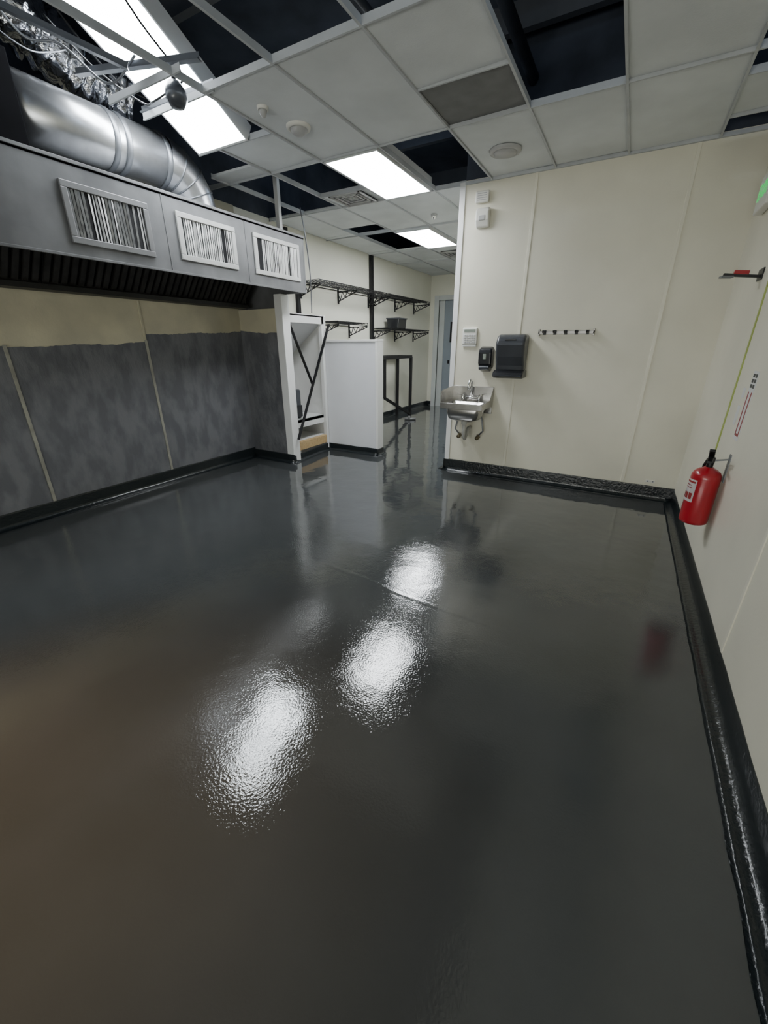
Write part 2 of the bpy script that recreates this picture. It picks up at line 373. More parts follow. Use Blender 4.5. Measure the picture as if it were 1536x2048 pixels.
for i in range(n):
    m2=MB();y0,y1=fy[i]+0.004,fy[i+1]-0.004
    def P(t,y,o):
        q=A+d*t+nrm*o; return (q.x,y,q.z)
    for (t0,t1,ya,yb_) in ((0,0.06,y0,y1),(0.94,1,y0,y1)):
        m2.add([P(t0,ya,0.02),P(t1,ya,0.02),P(t1,yb_,0.02),P(t0,yb_,0.02),P(t0,ya,0),P(t1,ya,0),P(t1,yb_,0),P(t0,yb_,0)],[(0,1,2,3),(4,7,6,5),(0,4,5,1),(1,5,6,2),(2,6,7,3),(3,7,4,0)])
    k=8; w=(y1-y0)/k
    for j in range(k):
        ya=y0+j*w+w*0.12; yb2=ya+w*0.58
        m2.add([P(0.05,ya,0.02),P(0.95,ya,0.02),P(0.95,yb2,0.02),P(0.05,yb2,0.02),P(0.05,ya,0.004),P(0.95,ya,0.004),P(0.95,yb2,0.004),P(0.05,yb2,0.004)],[(0,1,2,3),(4,7,6,5),(0,4,5,1),(1,5,6,2),(2,6,7,3),(3,7,4,0)])
    m2.add([P(0,y0,0),P(1,y0,0),P(1,y1,0),P(0,y1,0)],[(0,1,2,3)],1)
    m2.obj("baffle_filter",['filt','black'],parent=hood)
def grille(y0,y1,z0,z1,fm,lm,dark,k=20):
    fw=0.035
    mb=MB().box(XF,XF+0.014,y0,y1,z0,z0+fw).box(XF,XF+0.014,y0,y1,z1-fw,z1).box(XF,XF+0.014,y0,y0+fw,z0+fw,z1-fw).box(XF,XF+0.014,y1-fw,y1,z0+fw,z1-fw)
    g=mb.obj("grille",fm,parent=hood,bevel=0.003)
    s=MB(); s.box(XF+0.0005,XF+0.002,y0+fw,y1-fw,z0+fw,z1-fw,1)
    w=(y1-y0-2*fw)/k
    for j in range(k):
        if random.random()<dark: continue
        yc=y0+fw+w*(j+0.5)+random.uniform(-.10,.10)*w; ang=random.uniform(-0.9,0.9)
        s.box(XF+0.003,XF+0.0045,yc-w*0.34,yc+w*0.34,z0+fw,z1-fw,0,R=Matrix.Rotation(ang*0.6,3,'Z')@Matrix.Rotation(random.uniform(-.03,.03),3,'X'))
    o=s.obj("louvre",[lm,'black'],parent=hood,label="vertical aluminium louvre blades")
    o.parent=g
grille(1.56,2.08,1.86,2.17,'gframed','louvd',0.06,24)
grille(2.29,2.82,1.88,2.18,'gframe','louv',0.04,24)
grille(3.02,3.61,1.88,2.19,'gframe','louv',0.04,24)

# ---------------- round duct with elbow ----------------
duct=thing("round_duct",(-3.35,2.0,2.28),"shiny galvanised round exhaust duct with segmented elbow on top of hood","duct")
R0=0.170; xc=-3.36; zc=2.575
ys0=1.562
MB().tube([(xc,ys0,zc),(xc,2.50,zc)],R0,40,cap=True).obj("duct_pipe",'duct',parent=duct)
for y in (2.10,2.18,2.48):
    MB().tube([(xc,y-0.02,zc),(xc,y-0.012,zc),(xc,y+0.012,zc),(xc,y+0.02,zc)],[R0+.002,R0+.008,R0+.008,R0+.002],40).obj("joint_band",'galv',parent=duct)
mb=MB(); er=0.27
cyy=2.50; czz=zc-er
nseg=4
pth=[(xc,cyy+er*math.sin(math.pi/2*i/nseg),czz+er*math.cos(math.pi/2*i/nseg)) for i in range(nseg+1)]
pth.append((xc,cyy+er,2.276))
mb.tube(pth,R0,40,cap=False,sm=True)
e=mb.obj("elbow",'duct',parent=duct)
es_=e.modifiers.new("es","EDGE_SPLIT"); es_.split_angle=math.radians(14)
for i in range(1,nseg):
    a=math.pi/2*i/nseg; p=Vector((xc,cyy+er*math.sin(a),czz+er*math.cos(a))); t=Vector((0,math.cos(a),-math.sin(a)))
    s_=MB().tube([p-t*0.005,p+t*0.005],R0+0.005,40).obj("elbow_seam",'galv',parent=duct); s_.parent=e
MB().lathe((xc,cyy+er,2.276),[(R0+0.05,0),(R0+0.05,0.012),(R0+0.004,0.012),(R0+0.004,0.05)],36).obj("duct_collar",'galv',parent=duct)
pb=thing("plenum_box",(xc,1.2,2.28),"dark sheet metal box on top of hood feeding the round duct","duct box")
MB().box(xc-0.22,xc+0.185,0.5,1.555,2.277,2.755).obj("body",'pbox',parent=pb,bevel=0.006)
MB().box(xc+0.185,xc+0.20,0.5,1.555,2.277,2.30).obj("flange",'pbox',parent=pb,bevel=0.002)
def flex(name,path,r,label,seed):
    path=[Vector(p) for p in path]
    pts=[]
    for i in range(len(path)-1):
        p0=path[max(i-1,0)];p1=path[i];p2=path[i+1];p3=path[min(i+2,len(path)-1)]
        for k in range(14):
            t=k/14; pts.append(0.5*((2*p1)+(-p0+p2)*t+(2*p0-5*p1+4*p2-p3)*t*t+(-p0+3*p1-3*p2+p3)*t**3))
    pts.append(path[-1])
    rs=[r*(1+0.10*math.sin(i*1.6)) for i in range(len(pts))]
    mb=MB().tube(pts,rs,36)
    for v in mb.v:
        v+=noise.noise_vector(v*7+Vector((seed,0,0)))*0.04+noise.noise_vector(v*18+Vector((seed,3,0)))*0.014
    return mb.obj(name,'foil',label=label,category="duct",loc=path[0])
flex("flexible_duct",[(-3.42,2.36,2.90),(-3.44,2.15,2.93),(-3.43,1.9,3.0),(-3.38,1.6,3.12),(-3.30,1.2,3.30)],0.15,"crumpled silver foil flexible duct in opened ceiling above hood",2)
flex("flexible_duct",[(-3.76,1.8,2.84),(-3.75,2.1,2.93),(-3.74,2.4,3.1),(-3.72,2.8,3.3)],0.07,"crumpled silver foil insulation behind round duct",9)
def strut(p0,p1,label):
    mb=MB().bar(p0,p1,0.035,0.006).bar(Vector(p0)+Vector((0,0,0.016)),Vector(p1)+Vector((0,0,0.016)),0.004,0.03)
    return mb.obj("metal_strut",'galv',label=label,category="metal strut",loc=p0)
strut((-3.0,1.80,2.70),(-2.25,2.02,2.68),"thin galvanised angle strut crossing in front of tilted light")
strut((-2.98,2.16,2.66),(-2.34,2.18,2.66),"thin galvanised strut below tilted light panel")
strut((-3.08,1.40,2.86),(-2.62,1.86,2.66),"galvanised strut hanging in opened ceiling")
def cable(pts,r,label,m='bmetal'):
    P=[Vector(p) for p in pts];out=[]
    for i in range(len(P)-1):
        p0=P[max(i-1,0)];p1=P[i];p2=P[i+1];p3=P[min(i+2,len(P)-1)]
        for k in range(8):
            t=k/8; out.append(0.5*((2*p1)+(-p0+p2)*t+(2*p0-5*p1+4*p2-p3)*t*t+(-p0+3*p1-3*p2+p3)*t**3))
    out.append(P[-1])
    return MB().tube(out,r,8).obj("cable",m,label=label,category="cable",loc=pts[0])
cable([(-3.10,1.45,2.98),(-3.08,1.6,2.80),(-2.95,1.72,2.78),(-2.8,1.85,2.64),(-2.6,1.9,2.73)],0.006,"loose grey cable looping near tilted light",'galv')
cable([(-3.10,1.75,2.95),(-3.05,1.95,2.80),(-2.95,2.15,2.70),(-2.7,2.05,2.62),(-2.5,2.1,2.68)],0.005,"loose dark cable drooping from opened ceiling")
cable([(-2.45,1.3,3.45),(-2.42,1.55,3.05),(-2.42,1.8,2.80),(-2.46,2.04,2.70)],0.005,"thin dark cable hanging beside light",)
cable([(-3.16,1.7,3.2),(-3.14,1.95,2.95),(-3.13,2.2,2.82),(-3.12,2.5,2.9),(-3.12,2.7,3.3)],0.006,"dark cable sagging between foil duct and light")
cable([(-3.20,1.3,3.0),(-3.18,1.5,2.84),(-3.17,1.66,2.79),(-3.18,1.8,2.84),(-3.2,1.9,2.9)],0.004,"thin grey cable looped beside foil duct",'galv')
cable([(-3.22,3.95,2.60),(-3.19,3.97,2.35),(-3.22,4.05,2.0),(-3.27,4.1,1.635)],0.006,"thin grey cable hanging by the white post",'galv')
for i,y in enumerate((-1.2,0.1,1.4,2.7,4.0,5.3,6.6)):
    MB().bar((XL+0.02,y,DECK-0.08),(XR-0.0 if y<4.1 else -1.6,y,DECK-0.08),0.06,0.16).obj("roof_joist",'galv',label="dark steel roof joist above the opened ceiling",category="joist",group="roof joists",loc=(-1.6,y,DECK-0.16))
MB().tube([(-1.05,YR+.05,3.2),(-1.05,4.2,3.2)],0.04,16).obj("ceiling_pipe",'deck',label="dark pipe running above ceiling grid",category="pipe",loc=(-1.05,0,3.2))
MB().tube([(-1.62,YR+.05,3.0),(-1.62,8.0,3.0)],0.03,16).obj("ceiling_pipe",'galv',label="thin grey pipe running above ceiling grid",category="pipe",loc=(-1.62,0,3.0))
MB().box(-2.3,-1.75,0.4,1.9,2.95,3.3).obj("ceiling_duct",'deck',label="dark rectangular sheet metal duct above opened ceiling",category="duct",loc=(-1.9,1.1,2.95),bevel=0.01)
sp=thing("ceiling_spotlight",(-2.52,2.06,2.70),"small dark round spotlight hanging from ceiling strut","spotlight")
MB().tube([(-2.52,2.06,2.66),(-2.52,2.06,2.72)],0.012,12).obj("stem",'bmetal',parent=sp)
MB().lathe((-2.52,2.06,2.59),[(0.001,-0.04),(0.035,-0.035),(0.058,0.0),(0.056,0.04),(0.036,0.075),(0.001,0.08)],24).obj("lamp_head",'dgplas',parent=sp)

def round_dev(name,x,y,r,label,cat,mats,dome=False):
    o=thing(name,(x,y,H),label,cat)
    MB().lathe((x,y,H+0.012),[(0.001,-0.012),(r*0.72,-0.014),(r*0.78,-0.02),(r*0.95,-0.016),(r,-0.004),(r,0.0)],32).obj("rim",mats[0],parent=o)
    prof=[(0.001,-0.05),(r*0.35,-0.045),(r*0.62,-0.028),(r*0.7,-0.010)] if dome else [(0.001,-0.020),(r*0.70,-0.019),(r*0.72,-0.012)]
    MB().lathe((x,y,H+0.009),prof,32).obj("cover" if dome else "speaker_grille",mats[1],parent=o)
round_dev("ceiling_speaker",-1.08,3.72,0.115,"round off-white speaker flush in ceiling tile","speaker",('vent','vent'))
round_dev("dome_camera",-2.17,2.70,0.08,"round clear dome camera on ceiling tile","security camera",('plas','vent'),True)
round_dev("ceiling_sensor",-2.20,2.41,0.035,"small round white sensor on ceiling tile","sensor",('plas','vent'),True)
round_dev("sprinkler",-2.16,4.93,0.035,"small round sprinkler head cover on ceiling tile","sprinkler",('vent','chrome'),True)
def diffuser(x,y,s,label):
    mb=MB()
    for i in range(4):
        a=s*(1-0.24*i)/2; t=0.014; z=H-0.012+0.004*i
        for (x0,x1,y0,y1) in ((-a,a,-a,-a+t),(-a,a,a-t,a),(-a,-a+t,-a,a),(a-t,a,-a,a)):
            mb.box(x+x0,x+x1,y+y0,y+y1,z,z+0.018)
    mb.box(x-s/2,x+s/2,y-s/2,y+s/2,H+0.001,H+0.010,1)
    mb.obj("air_diffuser",['vent','dgplas'],label=label,category="air vent",loc=(x,y,H),group="square air diffusers")
diffuser(-2.62,4.03,0.34,"square grey louvred air diffuser in ceiling tile")
diffuser(-2.62,6.95,0.40,"square grey louvred air diffuser near the far door")

# ---------------- niche ----------------
NX=-3.31
mb=MB()
mb.box(NX-0.05,NX,3.70,4.36,1.53,1.62)
mb.box(-3.86,NX-0.0,3.69,4.40,1.60,1.625)
mb.box(NX-0.05,NX,3.69,3.72,0,1.62)
mb.box(NX-0.05,NX,4.32,4.37,0,1.62)
mb.box(-3.86,-3.84,3.69,4.40,0,1.6)
mb.box(-3.86,NX,4.36,4.40,0,1.6)
mb.box(-3.86,NX-0.05,3.70,4.36,0.0,0.20)
niche=thing("white_alcove",(-3.58,4.03,0),"white panelled alcove with header beside partition, ledge inside","alcove")
mb.obj("alcove_frame",'white',parent=niche,bevel=0.003)
MB().prism([(NX-0.06,1.53),(-3.83,1.53),(-3.83,1.20)],'Y',3.70,4.36).obj("sloped_panel",'whiteg',parent=niche)
MB().box(-3.83,NX-0.04,3.72,4.35,0.42,0.46).box(NX-0.06,NX-0.04,3.72,4.35,0.36,0.46).obj("ledge",'white',parent=niche,bevel=0.003)
MB().box(NX-0.06,NX+0.003,3.75,4.31,0.10,0.20).obj("plywood_sill",'wood',parent=niche,bevel=0.002,label="raw tan plywood strip at the bottom")
bx=thing("dark_dispenser",(-3.52,3.91,0.46),"small dark grey box standing on the alcove ledge","dispenser")
MB().box(-3.62,-3.42,3.84,3.98,0.46,0.80).obj("body",'dgplas',parent=bx,bevel=0.015)
MB().box(-3.425,-3.39,3.86,3.96,0.48,0.62).obj("drip_tray",'bplas',parent=bx,bevel=0.005)
MB().bar((-3.265,3.69,1.53),(-3.275,4.04,0.86),0.008,0.035,up=(1,0,0)).obj("black_brace",'bmetal',label="short black flat metal bar leaning across alcove opening",category="metal bar",loc=(-3.25,3.69,1.5))
MB().bar((-3.23,4.36,1.53),(-3.185,3.61,0.28),0.008,0.035,up=(1,0,0)).obj("black_brace",'bmetal',label="long black flat metal bar leaning diagonally across alcove",category="metal bar",loc=(-3.22,3.61,0.27))

struct(MB().box(-3.36,-2.56,4.37,4.48,0.0,1.34),"wall_partition",'whiteg')
struct(MB().box(-3.38,-2.55,4.355,4.495,1.335,1.36).box(-2.585,-2.552,4.358,4.492,0.02,1.335).box(-3.375,-3.33,4.358,4.372,0.08,1.335),"trim_13",'white',bevel=0.003)

# ---------------- shelves ----------------
def wire_shelf(y0,y1,z,depth,label,nb=2):
    o=thing("wire_shelf",(XB,(y0+y1)/2,z),label,"wire shelf","black wire wall shelves")
    xf=XB+depth
    mb=MB()
    for x in (XB+0.012,xf):
        mb.bar((x,y0,z),(x,y1,z),0.010,0.010); mb.bar((x,y0,z-0.03),(x,y1,z-0.03),0.008,0.008)
    n=int((y1-y0)/0.055)
    for i in range(n+1):
        y=y0+(y1-y0)*i/n; mb.bar((XB+0.012,y,z+0.004),(xf,y,z+0.004),0.005,0.005)
    for k in range(1,5):
        x=XB+depth*k/5; mb.bar((x,y0,z-0.006),(x,y1,z-0.006),0.007,0.007)
    for k in range(n//2):
        ya=y0+(y1-y0)*k/(n//2);yb=y0+(y1-y0)*(k+1)/(n//2);ym=(ya+yb)/2
        mb.bar((xf,ya,z),(xf,ym,z-0.03),0.005,0.005);mb.bar((xf,ym,z-0.03),(xf,yb,z),0.005,0.005)
    mb.obj("wire_deck",'bmetal',parent=o)
    for i in range(nb):
        y=y0+0.02+(y1-y0-0.04)*i/(nb-1)
        b=MB().bar((XB+0.005,y,z-0.05),(xf,y,z-0.04),0.016,0.014).bar((XB+0.01,y,z-0.17),(xf,y,z-0.05),0.014,0.012)
        b.box(XB,XB+0.014,y-0.014,y+0.014,z-0.20,z+0.02)
        k=4
        for j in range(k):
            xa=XB+depth*j/k; xm=XB+depth*(j+0.5)/k; xz=XB+depth*(j+1)/k
            lo=lambda x: z-0.17+0.12*(x-XB)/depth
            b.bar((xa,y,z-0.048),(xm,y,lo(xm)),0.008,0.008); b.bar((xm,y,lo(xm)),(xz,y,z-0.046),0.008,0.008)
        b.obj("bracket",'bmetal',parent=o)
wire_shelf(4.66,6.38,2.06,0.34,"long black wire wall shelf on triangular truss brackets",3)
wire_shelf(6.48,8.10,2.06,0.34,"black wire wall shelf beyond the tall black post",3)
wire_shelf(5.02,5.80,1.60,0.34,"short black wire wall shelf above the partition",2)
wire_shelf(6.48,8.10,1.56,0.34,"lower black wire shelf holding a dark box",3)
def post(y,z0,z1,label,x=XB+0.02,w=0.055):
    MB().box(x-0.02,x+0.02,y-w/2,y+w/2,z0,z1).box(x+0.02,x+0.024,y-w/2,y-w/4,z0,z1).box(x+0.02,x+0.024,y+w/4,y+w/2,z0,z1).obj("shelf_post",'bmetal',label=label,category="post",loc=(x,y,z0),bevel=0.002)
post(6.43,1.1,H,"tall black metal post fixed to cream wall between shelves",x=XB+0.03,w=0.07)
post(4.60,1.66,2.12,"short black wall upright under the first shelf",w=0.05)
post(4.45,2.25,2.60,"short black upright high on wall beside post",w=0.05)
o=thing("storage_box",(-3.70,6.95,1.575),"small black plastic box sitting on lower wire shelf","box")
MB().prism([(-3.80,1.567),(-3.60,1.567),(-3.58,1.72),(-3.82,1.72)],'Y',6.85,7.15).obj("body",'bplas',parent=o,bevel=0.008)
MB().box(-3.83,-3.57,6.84,7.16,1.715,1.735).obj("lid",'dgplas',parent=o,bevel=0.005)
tf=thing("table_frame",(-3.69,6.5,0),"black metal table frame without top, with diagonal braces, against wall","table frame")
ty0,ty1,tx0,tx1,tz=5.95,7.30,-3.83,-3.55,1.10
MB().bar((tx0,ty0,tz),(tx0,ty1,tz),0.05,0.05).bar((tx1,ty0,tz),(tx1,ty1,tz),0.05,0.05).bar((tx0,ty0,tz),(tx1,ty0,tz),0.05,0.05).bar((tx0,ty1,tz),(tx1,ty1,tz),0.05,0.05).obj("top_rail",'bmetal',parent=tf)
for x in (tx0,tx1):
    for y in (ty0,ty1): MB().bar((x,y,0.0),(x,y,tz),0.045,0.045).obj("leg",'bmetal',parent=tf)
MB().bar((tx1,ty0+0.35,0.45),(tx1,ty1-0.02,0.06),0.04,0.04).obj("diagonal_brace",'bmetal',parent=tf)
MB().bar((tx1,ty0+0.35,0.45),(tx1,ty0+0.35,tz),0.04,0.04).obj("upright",'bmetal',parent=tf)
pf=MB().tube([(-3.46,6.9,0.022),(-3.34,6.95,0.022),(-3.28,7.0,0.022)],0.022,14).tube([(-3.38,6.93,0.022),(-3.38,6.93,0.075)],0.024,14)
pf.obj("pipe_fitting",'pvcd',label="short grey plastic pipe fitting lying on floor",category="pipe",loc=(-3.38,6.93,0))

# ---------------- door ----------------
struct(MB().box(DX0-0.10,DX0,YB-0.02,YB+0.12,0,DZ+0.09).box(DX1,DX1+0.06,YB-0.02,YB+0.12,0,DZ+0.09).box(DX0,DX1,YB-0.02,YB+0.12,DZ,DZ+0.09)
  .box(DX0,DX0+0.12,YB+0.03,YB+0.06,0,DZ),"trim_14",'frame',bevel=0.004)
struct(MB().box(DX0+0.12,DX1,YB+0.05,YB+0.09,0.0,DZ),"door_1",'door',bevel=0.003)
dh=thing("door_handle",(-3.4,YB+0.05,1.0),"dark metal pull plate and latch on grey door","door handle")
MB().box(-3.44,-3.38,YB+0.035,YB+0.052,1.35,1.75).obj("pull_plate",'bmetal',parent=dh,bevel=0.004)
MB().box(-3.46,-3.42,YB+0.02,YB+0.052,0.92,0.99).obj("latch",'bmetal',parent=dh,bevel=0.004)

# ---------------- hand sink ----------------
sk=thing("hand_sink",(-1.32,YS,0.74),"small wall-mounted stainless hand sink with backsplash and faucet","sink")
sx0,sx1,sy0,sy1,sz=-1.545,-1.125,3.86,YS+0.001,0.770
mb=MB()
mb.box(sx0,sx1,sy1-0.015,sy1,sz-0.12,sz+0.14)
ox0,ox1,oy0,oy1=sx0+0.04,sx1-0.04,sy0+0.04,sy1-0.11
mb.box(sx0,sx1,sy0,oy0,sz-0.012,sz).box(sx0,sx1,oy1,sy1-0.015,sz-0.012,sz).box(sx0,ox0,oy0,oy1,sz-0.012,sz).box(ox1,sx1,oy0,oy1,sz-0.012,sz)
mb.box(sx0,sx1,sy0-0.004,sy0+0.004,sz-0.05,sz+0.006)
mb.prism([(sy1,sz+0.14),(sy0+0.03,sz+0.12),(sy0,sz+0.09),(sy0,sz-0.05),(sy1,sz-0.05)],'X',sx0-0.003,sx0+0.003)
mb.prism([(sy1,sz+0.14),(sy1-0.12,sz+0.02),(sy0,sz+0.006),(sy0,sz-0.05),(sy1,sz-0.05)],'X',sx1-0.003,sx1+0.003)
mb.obj("rim_and_backsplash",'sink',parent=sk,bevel=0.003)
def ring(x0,x1,y0,y1,z,r,n=6):
    out=[]
    for cx_,cy_,a0 in ((x1-r,y1-r,0),(x0+r,y1-r,90),(x0+r,y0+r,180),(x1-r,y0+r,270)):
        for i in range(n+1):
            a=math.radians(a0+90*i/n); out.append((cx_+r*math.cos(a),cy_+r*math.sin(a),z))
    return out
rings=[ring(ox0,ox1,oy0,oy1,sz-0.002,0.03),ring(ox0+.005,ox1-.005,oy0+.005,oy1-.005,sz-0.09,0.045),ring(ox0+.02,ox1-.02,oy0+.02,oy1-.02,sz-0.15,0.05),ring(ox0+.09,ox1-.09,oy0+.07,oy1-.07,sz-0.175,0.02)]
k=len(rings[0]);vs=[p for r_ in rings for p in r_]
fs=[(i*k+j,i*k+(j+1)%k,(i+1)*k+(j+1)%k,(i+1)*k+j) for i in range(3) for j in range(k)]+[tuple(range(3*k,4*k))]
o=MB().add(vs,fs,0,True).obj("bowl",'sink',parent=sk); sm=o.modifiers.new("s","SOLIDIFY"); sm.thickness=0.004; sm.offset=1
fx=(sx0+sx1)/2; fyy=sy1-0.06
fa=MB().tube([(fx-0.09,fyy,sz+0.035),(fx+0.09,fyy,sz+0.035)],0.014,16).obj("faucet",'chrome',parent=sk)
gp=[(fx,fyy,sz+0.03),(fx,fyy,sz+0.16)]+[(fx,fyy-0.05+0.05*math.cos(a),sz+0.16+0.05*math.sin(a)) for a in [math.pi*i/8 for i in range(1,9)]]+[(fx,fyy-0.10,sz+0.12)]
s1=MB().tube(gp,0.011,12).obj("spout",'chrome',parent=sk); s1.parent=fa
for sgn in (-1,1):
    x=fx+sgn*0.085
    h=MB().tube([(x,fyy,sz-0.002),(x,fyy,sz+0.055)],0.016,14).bar((x,fyy,sz+0.06),(x+sgn*0.035,fyy-0.055,sz+0.068),0.016,0.010).obj("tap_handle",'chrome',parent=sk,bevel=0.002); h.parent=fa
bx_=fx; by_=(oy0+oy1)/2; zb=sz-0.175
MB().tube([(bx_,by_,zb+0.002),(bx_,by_,zb-0.10),(bx_,by_+0.01,zb-0.16),(bx_,by_+0.05,zb-0.19),(bx_,by_+0.09,zb-0.16),(bx_,by_+0.11,zb-0.11),(bx_,by_+0.14,zb-0.10),(bx_,YS-0.002,zb-0.10)],0.019,14).lathe((bx_,by_,zb-0.03),[(0.03,0.03),(0.03,0.0),(0.02,-0.015)],18).obj("drain_pipe",'pvc',parent=sk)
for sgn in (-1,1):
    x=bx_+sgn*0.10
    MB().tube([(fx+sgn*0.085,sy1-0.06,sz-0.01),(x+0.03*sgn,sy1-0.04,zb-0.02),(x+0.05*sgn,sy1-0.05,zb-0.12),(x,sy1-0.045,zb-0.18)],0.008,10).obj("supply_hose",'galv',parent=sk)
    MB().tube([(x,sy1-0.045,zb-0.21),(x,sy1-0.045,zb-0.165)],0.014,12).tube([(x,sy1-0.045,zb-0.195),(x,YS-0.001,zb-0.195)],0.012,12).lathe((x,sy1-0.07,zb-0.195),[(0.001,-0.012),(0.020,-0.01),(0.020,0.0),(0.006,0.005),(0.006,0.02)],14,axis='Y').obj("stop_valve",'brass',parent=sk)

# ---------------- wall devices ----------------
so=thing("soap_dispenser",(-1.215,YS,1.07),"black glossy wall-mounted soap dispenser above sink","soap dispenser")
MB().prism([(YS,1.08),(YS,1.275),(YS-0.03,1.285),(YS-0.085,1.27),(YS-0.10,1.23),(YS-0.095,1.13),(YS-0.07,1.10)],'X',-1.285,-1.155).obj("body",'bplas',parent=so,bevel=0.018,seg=3)
MB().prism([(YS-0.01,1.055),(YS-0.01,1.10),(YS-0.095,1.115),(YS-0.11,1.095),(YS-0.10,1.075)],'X',-1.27,-1.17).obj("push_lever",'dgplas',parent=so,bevel=0.008)
MB().box(-1.235,-1.205,YS-0.104,YS-0.095,1.17,1.22).obj("window",'lcd',parent=so,bevel=0.003)
td=thing("paper_towel_dispenser",(-0.98,YS,1.02),"large dark smoked plastic paper towel dispenser on cream wall","towel dispenser")
pr_=[(YS-0.105-0.09*math.sin(math.radians(i*11.25)),1.30+0.09*math.cos(math.radians(i*11.25))) for i in range(9)]
cv=MB().prism([(YS,1.07),(YS,1.39)]+pr_+[(YS-0.170,1.20),(YS-0.135,1.12),(YS-0.125,1.07)],'X',-1.100,-0.840).obj("cover",'dgplas',parent=td,bevel=0.024,seg=4)
MB().prism([(YS,1.01),(YS,1.08),(YS-0.125,1.08),(YS-0.17,1.06),(YS-0.19,1.03),(YS-0.15,1.01)],'X',-1.11,-0.83).obj("towel_outlet",'bplas',parent=td,bevel=0.01)
MB().box(-1.02,-0.92,YS-0.190,YS-0.17,1.335,1.35).obj("lock_plate",'bplas',parent=td,bevel=0.003)
kp=thing("alarm_keypad",(-1.41,YS,1.29),"white alarm keypad with small screen and rows of buttons","keypad")
MB().box(-1.485,-1.335,YS-0.028,YS+0.001,1.30,1.455).obj("body",'plas',parent=kp,bevel=0.012)
MB().box(-1.465,-1.355,YS-0.031,YS-0.027,1.415,1.442).obj("screen",'lcd',parent=kp,bevel=0.001)
for r_ in range(4):
    for c_ in range(5):
        x=-1.462+c_*0.0235; z=1.392-r_*0.021
        MB().box(x,x+0.017,YS-0.033,YS-0.027,z-0.013,z).obj("button",'vent',parent=kp,bevel=0.002)
MB().box(-1.48,-1.34,YS-0.022,YS,1.285,1.302).obj("lower_flap",'paper',parent=kp,bevel=0.002)
a1=thing("alarm_siren",(-1.385,YS,2.455),"small square white plastic alarm box high on wall","alarm box")
MB().box(-1.445,-1.325,YS-0.035,YS,2.455,2.54).obj("casing",'plas',parent=a1,bevel=0.008)
mb=MB()
for i in range(4): mb.box(-1.425,-1.345,YS-0.037,YS-0.034,2.47+i*0.016,2.476+i*0.016)
mb.obj("slots",'vent',parent=a1)
a2=thing("motion_sensor",(-1.37,YS,2.27),"white plastic motion sensor mounted below alarm box","motion sensor")
MB().prism([(YS+0.001,2.265),(YS+0.001,2.41),(YS-0.04,2.415),(YS-0.062,2.39),(YS-0.06,2.32),(YS-0.035,2.27)],'X',-1.425,-1.305).obj("casing",'plas',parent=a2,bevel=0.012,seg=3)
MB().box(-1.395,-1.335,YS-0.066,YS-0.05,2.315,2.355).obj("lens",'vent',parent=a2,bevel=0.006)
rk=thing("wall_rack",(-0.53,YS,1.40),"short metal utensil rack bar with prongs on cream wall","rack")
MB().box(-0.765,-0.305,YS-0.03,YS-0.018,1.388,1.415).box(-0.765,-0.753,YS-0.03,YS,1.375,1.43).box(-0.317,-0.305,YS-0.03,YS,1.375,1.43).obj("rail",'rack',parent=rk,bevel=0.002)
for i in range(5):
    x=-0.71+i*0.088
    MB().tube([(x,YS-0.03,1.405),(x,YS-0.10,1.398),(x,YS-0.125,1.402),(x,YS-0.132,1.415)],0.006,8).box(x-0.012,x+0.012,YS-0.040,YS-0.028,1.383,1.42).obj("hook",'bmetal',parent=rk)
wb=thing("wall_bracket",(0.36,YS,0.165),"tiny metal bracket screwed to wall just above baseboard","bracket")
MB().box(0.33,0.40,YS-0.006,YS,0.155,0.175).obj("plate",'plas',parent=wb)
for x in (0.345,0.385): MB().cyl((x,YS-0.01,0.165),(x,YS,0.165),0.006,10).obj("screw",'galv',parent=wb)

# ---------------- fire extinguisher ----------------
ex,ey,ez=0.483,2.72,0.365
fe=thing("fire_extinguisher",(ex,ey,ez),"red fire extinguisher with black handle hanging on wall hook","fire extinguisher")
r=0.068
MB().lathe((ex,ey,ez),[(0.001,0.006),(r*0.8,0.0),(r*0.97,0.008),(r,0.02),(r,0.265),(r*0.97,0.282),(r*0.86,0.298),(r*0.62,0.312),(r*0.36,0.320),(r*0.30,0.325),(0.001,0.325)],36).obj("cylinder",'red',parent=fe)
mb=MB();vs=[];n=14
for i in range(n+1):
    t=math.radians(165+i*70/n)
    for z in (0.13,0.255): vs.append((ex+(r+0.001)*math.cos(t),ey+(r+0.001)*math.sin(t),ez+z))
mb.add(vs,[(2*i,2*i+2,2*i+3,2*i+1) for i in range(n)],0,True)
lab=mb.obj("label_sticker",'exlab',parent=fe)
mb=MB()
for (za,zb_,a0,a1_) in ((0.236,0.246,170,230),(0.220,0.224,170,215),(0.206,0.210,170,222),(0.145,0.18,170,188),(0.145,0.18,192,208),(0.145,0.18,212,228)):
    vs=[]
    for i in range(9):
        t=math.radians(a0+(a1_-a0)*i/8)
        for z in (za,zb_): vs.append((ex+(r+0.002)*math.cos(t),ey+(r+0.002)*math.sin(t),ez+z))
    mb.add(vs,[(2*i,2*i+2,2*i+3,2*i+1) for i in range(8)],0,True)
pr=mb.obj("label_print",'redb',parent=fe); pr.parent=lab
MB().cyl((ex,ey,ez+0.32),(ex,ey,ez+0.36),0.016,16).box(ex-0.014,ex+0.014,ey-0.022,ey+0.022,ez+0.35,ez+0.38).obj("valve",'bmetal',parent=fe,bevel=0.002)
MB().bar((ex,ey+0.02,ez+0.377),(ex-0.02,ey-0.085,ez+0.367),0.026,0.012).obj("carry_handle",'bmetal',parent=fe,bevel=0.002)
MB().bar((ex,ey+0.02,ez+0.385),(ex-0.02,ey-0.08,ez+0.43),0.026,0.012).obj("squeeze_lever",'bmetal',parent=fe,bevel=0.002)
